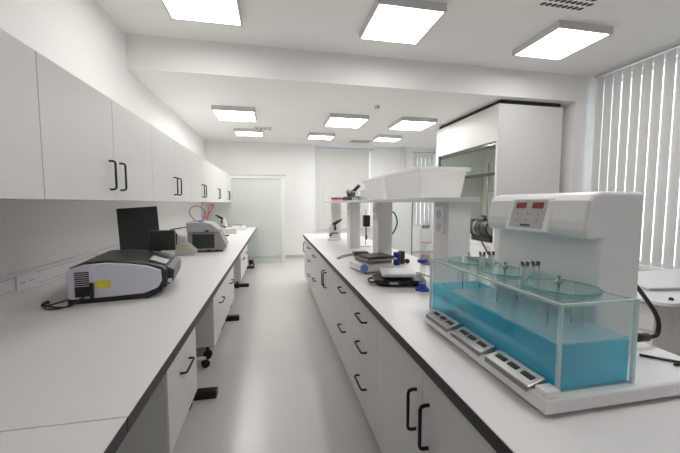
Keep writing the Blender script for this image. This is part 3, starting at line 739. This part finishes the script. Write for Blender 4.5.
b = MB(); b.cyl((-.09, .06, .35), (-.09, .06, .42), .03, 14); b.cyl((-.09, .06, .42), (-.09, .14, .43), .018, 12); b.build('outlet', m_dgrey, t2)
b = MB(); b.tube([(3.47, 4.735, .90), (3.38, 4.74, .92), (3.318, 4.72, .86), (3.312, 4.60, .74), (3.312, 4.50, .62), (3.312, 4.47, .45)], .012, sub=6)
tag(b.build('hose', m_black), 'black hose hanging out over the front edge of the fume hood', 'hose')

# ------------------------------------------------------------------ fridge behind, desk at right
t = thing('laboratory_fridge', 'pale upright cabinet standing behind the island near the far wall', 'fridge', (2.50, 7.0, 0))
bx('body', 0, .62, .05, .65, .06, 1.72, m_fridge, t, .006); bx('door', 0.003, .617, 0, .045, .08, 1.70, m_fridge, t, .008)
b = MB(); bow(b, (.05, 0, .95), (.05, 0, 1.25), (0, -1, 0)); b.build('handle', m_lgrey, t)
bx('door_seal', .605, .625, -.002, .05, .08, 1.70, m_dgrey, t); bx('foot_rail', .03, .59, .06, .6, 0, .06, m_black, t)
t = thing('side_desk', 'white desk with rounded corner and drawers below the window blind at right', 'desk', (2.76, 1.80, 0))
def rrect(x0, x1, y0, y1, r, n=6):
    out = []
    for cx, cy, a0 in ((x1-r, y1-r, 0), (x0+r, y1-r, 90), (x0+r, y0+r, 180), (x1-r, y0+r, 270)):
        for k in range(n+1): a = R(a0+90*k/n); out.append((cx+r*math.cos(a), cy+r*math.sin(a)))
    return out
b = MB(); b.prism(rrect(0, 1.9, 0, .95, .10), lambda a, c, dd_: (a, c, dd_), .725, .75); b.build('desktop', m_wplast, t, .003)
ped = bx('drawer_unit', .06, .50, .08, .85, .05, .725, mat('light stone panel', (.60, .58, .55), .5), t, .002)
for k in range(3): bx('drawer', .048, .058, .09, .84, .07+k*.215, .275+k*.215, m_cab, ped, .002)
bx('modesty_panel', .50, 1.8, .12, .14, .25, .725, MATS['light stone panel'], t)
bx('leg', 1.76, 1.82, .10, .85, 0, .725, m_lgrey, t, .003)
b = MB()
for x, y in ((.1, .12), (.46, .12), (.46, .8), (.1, .8)): b.lathe([(.02, 0), (.02, .051)], (x, y, 0), 10)
b.build('feet', m_rub, t)
t = thing('laptop', 'closed pale laptop lying on the desk under the window blind', 'laptop', (3.05, 2.10, .75), R(-8))
bx('base', 0, .40, 0, .28, .004, .018, m_lgrey, t, .004); bx('lid', 0, .40, 0, .28, .020, .028, m_wplast, t, .004)
b = MB()
for x, y in ((.03, .03), (.37, .03), (.37, .25), (.03, .25)): b.lathe([(.01, 0), (.01, .005)], (x, y, 0), 10)
b.build('feet', m_rub, t)
t = thing('desk_knob', 'tiny dark stopper lying on the front of the white desk', 'stopper', (2.93, 1.87, .75))
b = MB(); b.lathe([(.016, 0), (.012, .02)], n=12); b.build('stopper', m_dgrey, t)

# ------------------------------------------------------------------ world
w = bpy.data.worlds.new('World'); S.world = w; w.use_nodes = True
nt = w.node_tree; bg = nt.nodes['Background']
bg.inputs[0].default_value = (.80, .90, 1.0, 1); bg.inputs[1].default_value = 3
# ------------------------------------------------------------------ camera
F = 327.0; VX, VY, CX, CY = 273., 203., 340., 226.5
Yc = Vector((VX-CX, CY-VY, F)).normalized(); Zc = Vector((0, F, -(CY-VY))).normalized(); Xc = Zc.cross(Yc)
if Xc.x < 0: Xc = -Xc
# camera axes expressed in world: right = (Xc.x, Yc.x, Zc.x) etc.
right = Vector((Xc.x, Yc.x, Zc.x)); up = Vector((Xc.y, Yc.y, Zc.y)); fwd = Vector((Xc.z, Yc.z, Zc.z))
cam = bpy.data.cameras.new('Camera'); co = bpy.data.objects.new('Camera', cam); COL.objects.link(co)
Mx = Matrix((right, up, -fwd)).transposed().to_4x4(); Mx.translation = (0, 0, 1.48); co.matrix_world = Mx
cam.sensor_width = 36; cam.lens = 36*F/680; cam.clip_start = .02; cam.clip_end = 100
S.camera = co
S.cycles.max_bounces = 16; S.cycles.diffuse_bounces = 10
vs = S.view_settings; vs.view_transform = 'Standard'; vs.look = 'None'; vs.exposure = 0.26; vs.gamma = 1; vs.use_curve_mapping = False
try: S.cycles.transparent_max_bounces = 24
except Exception: pass
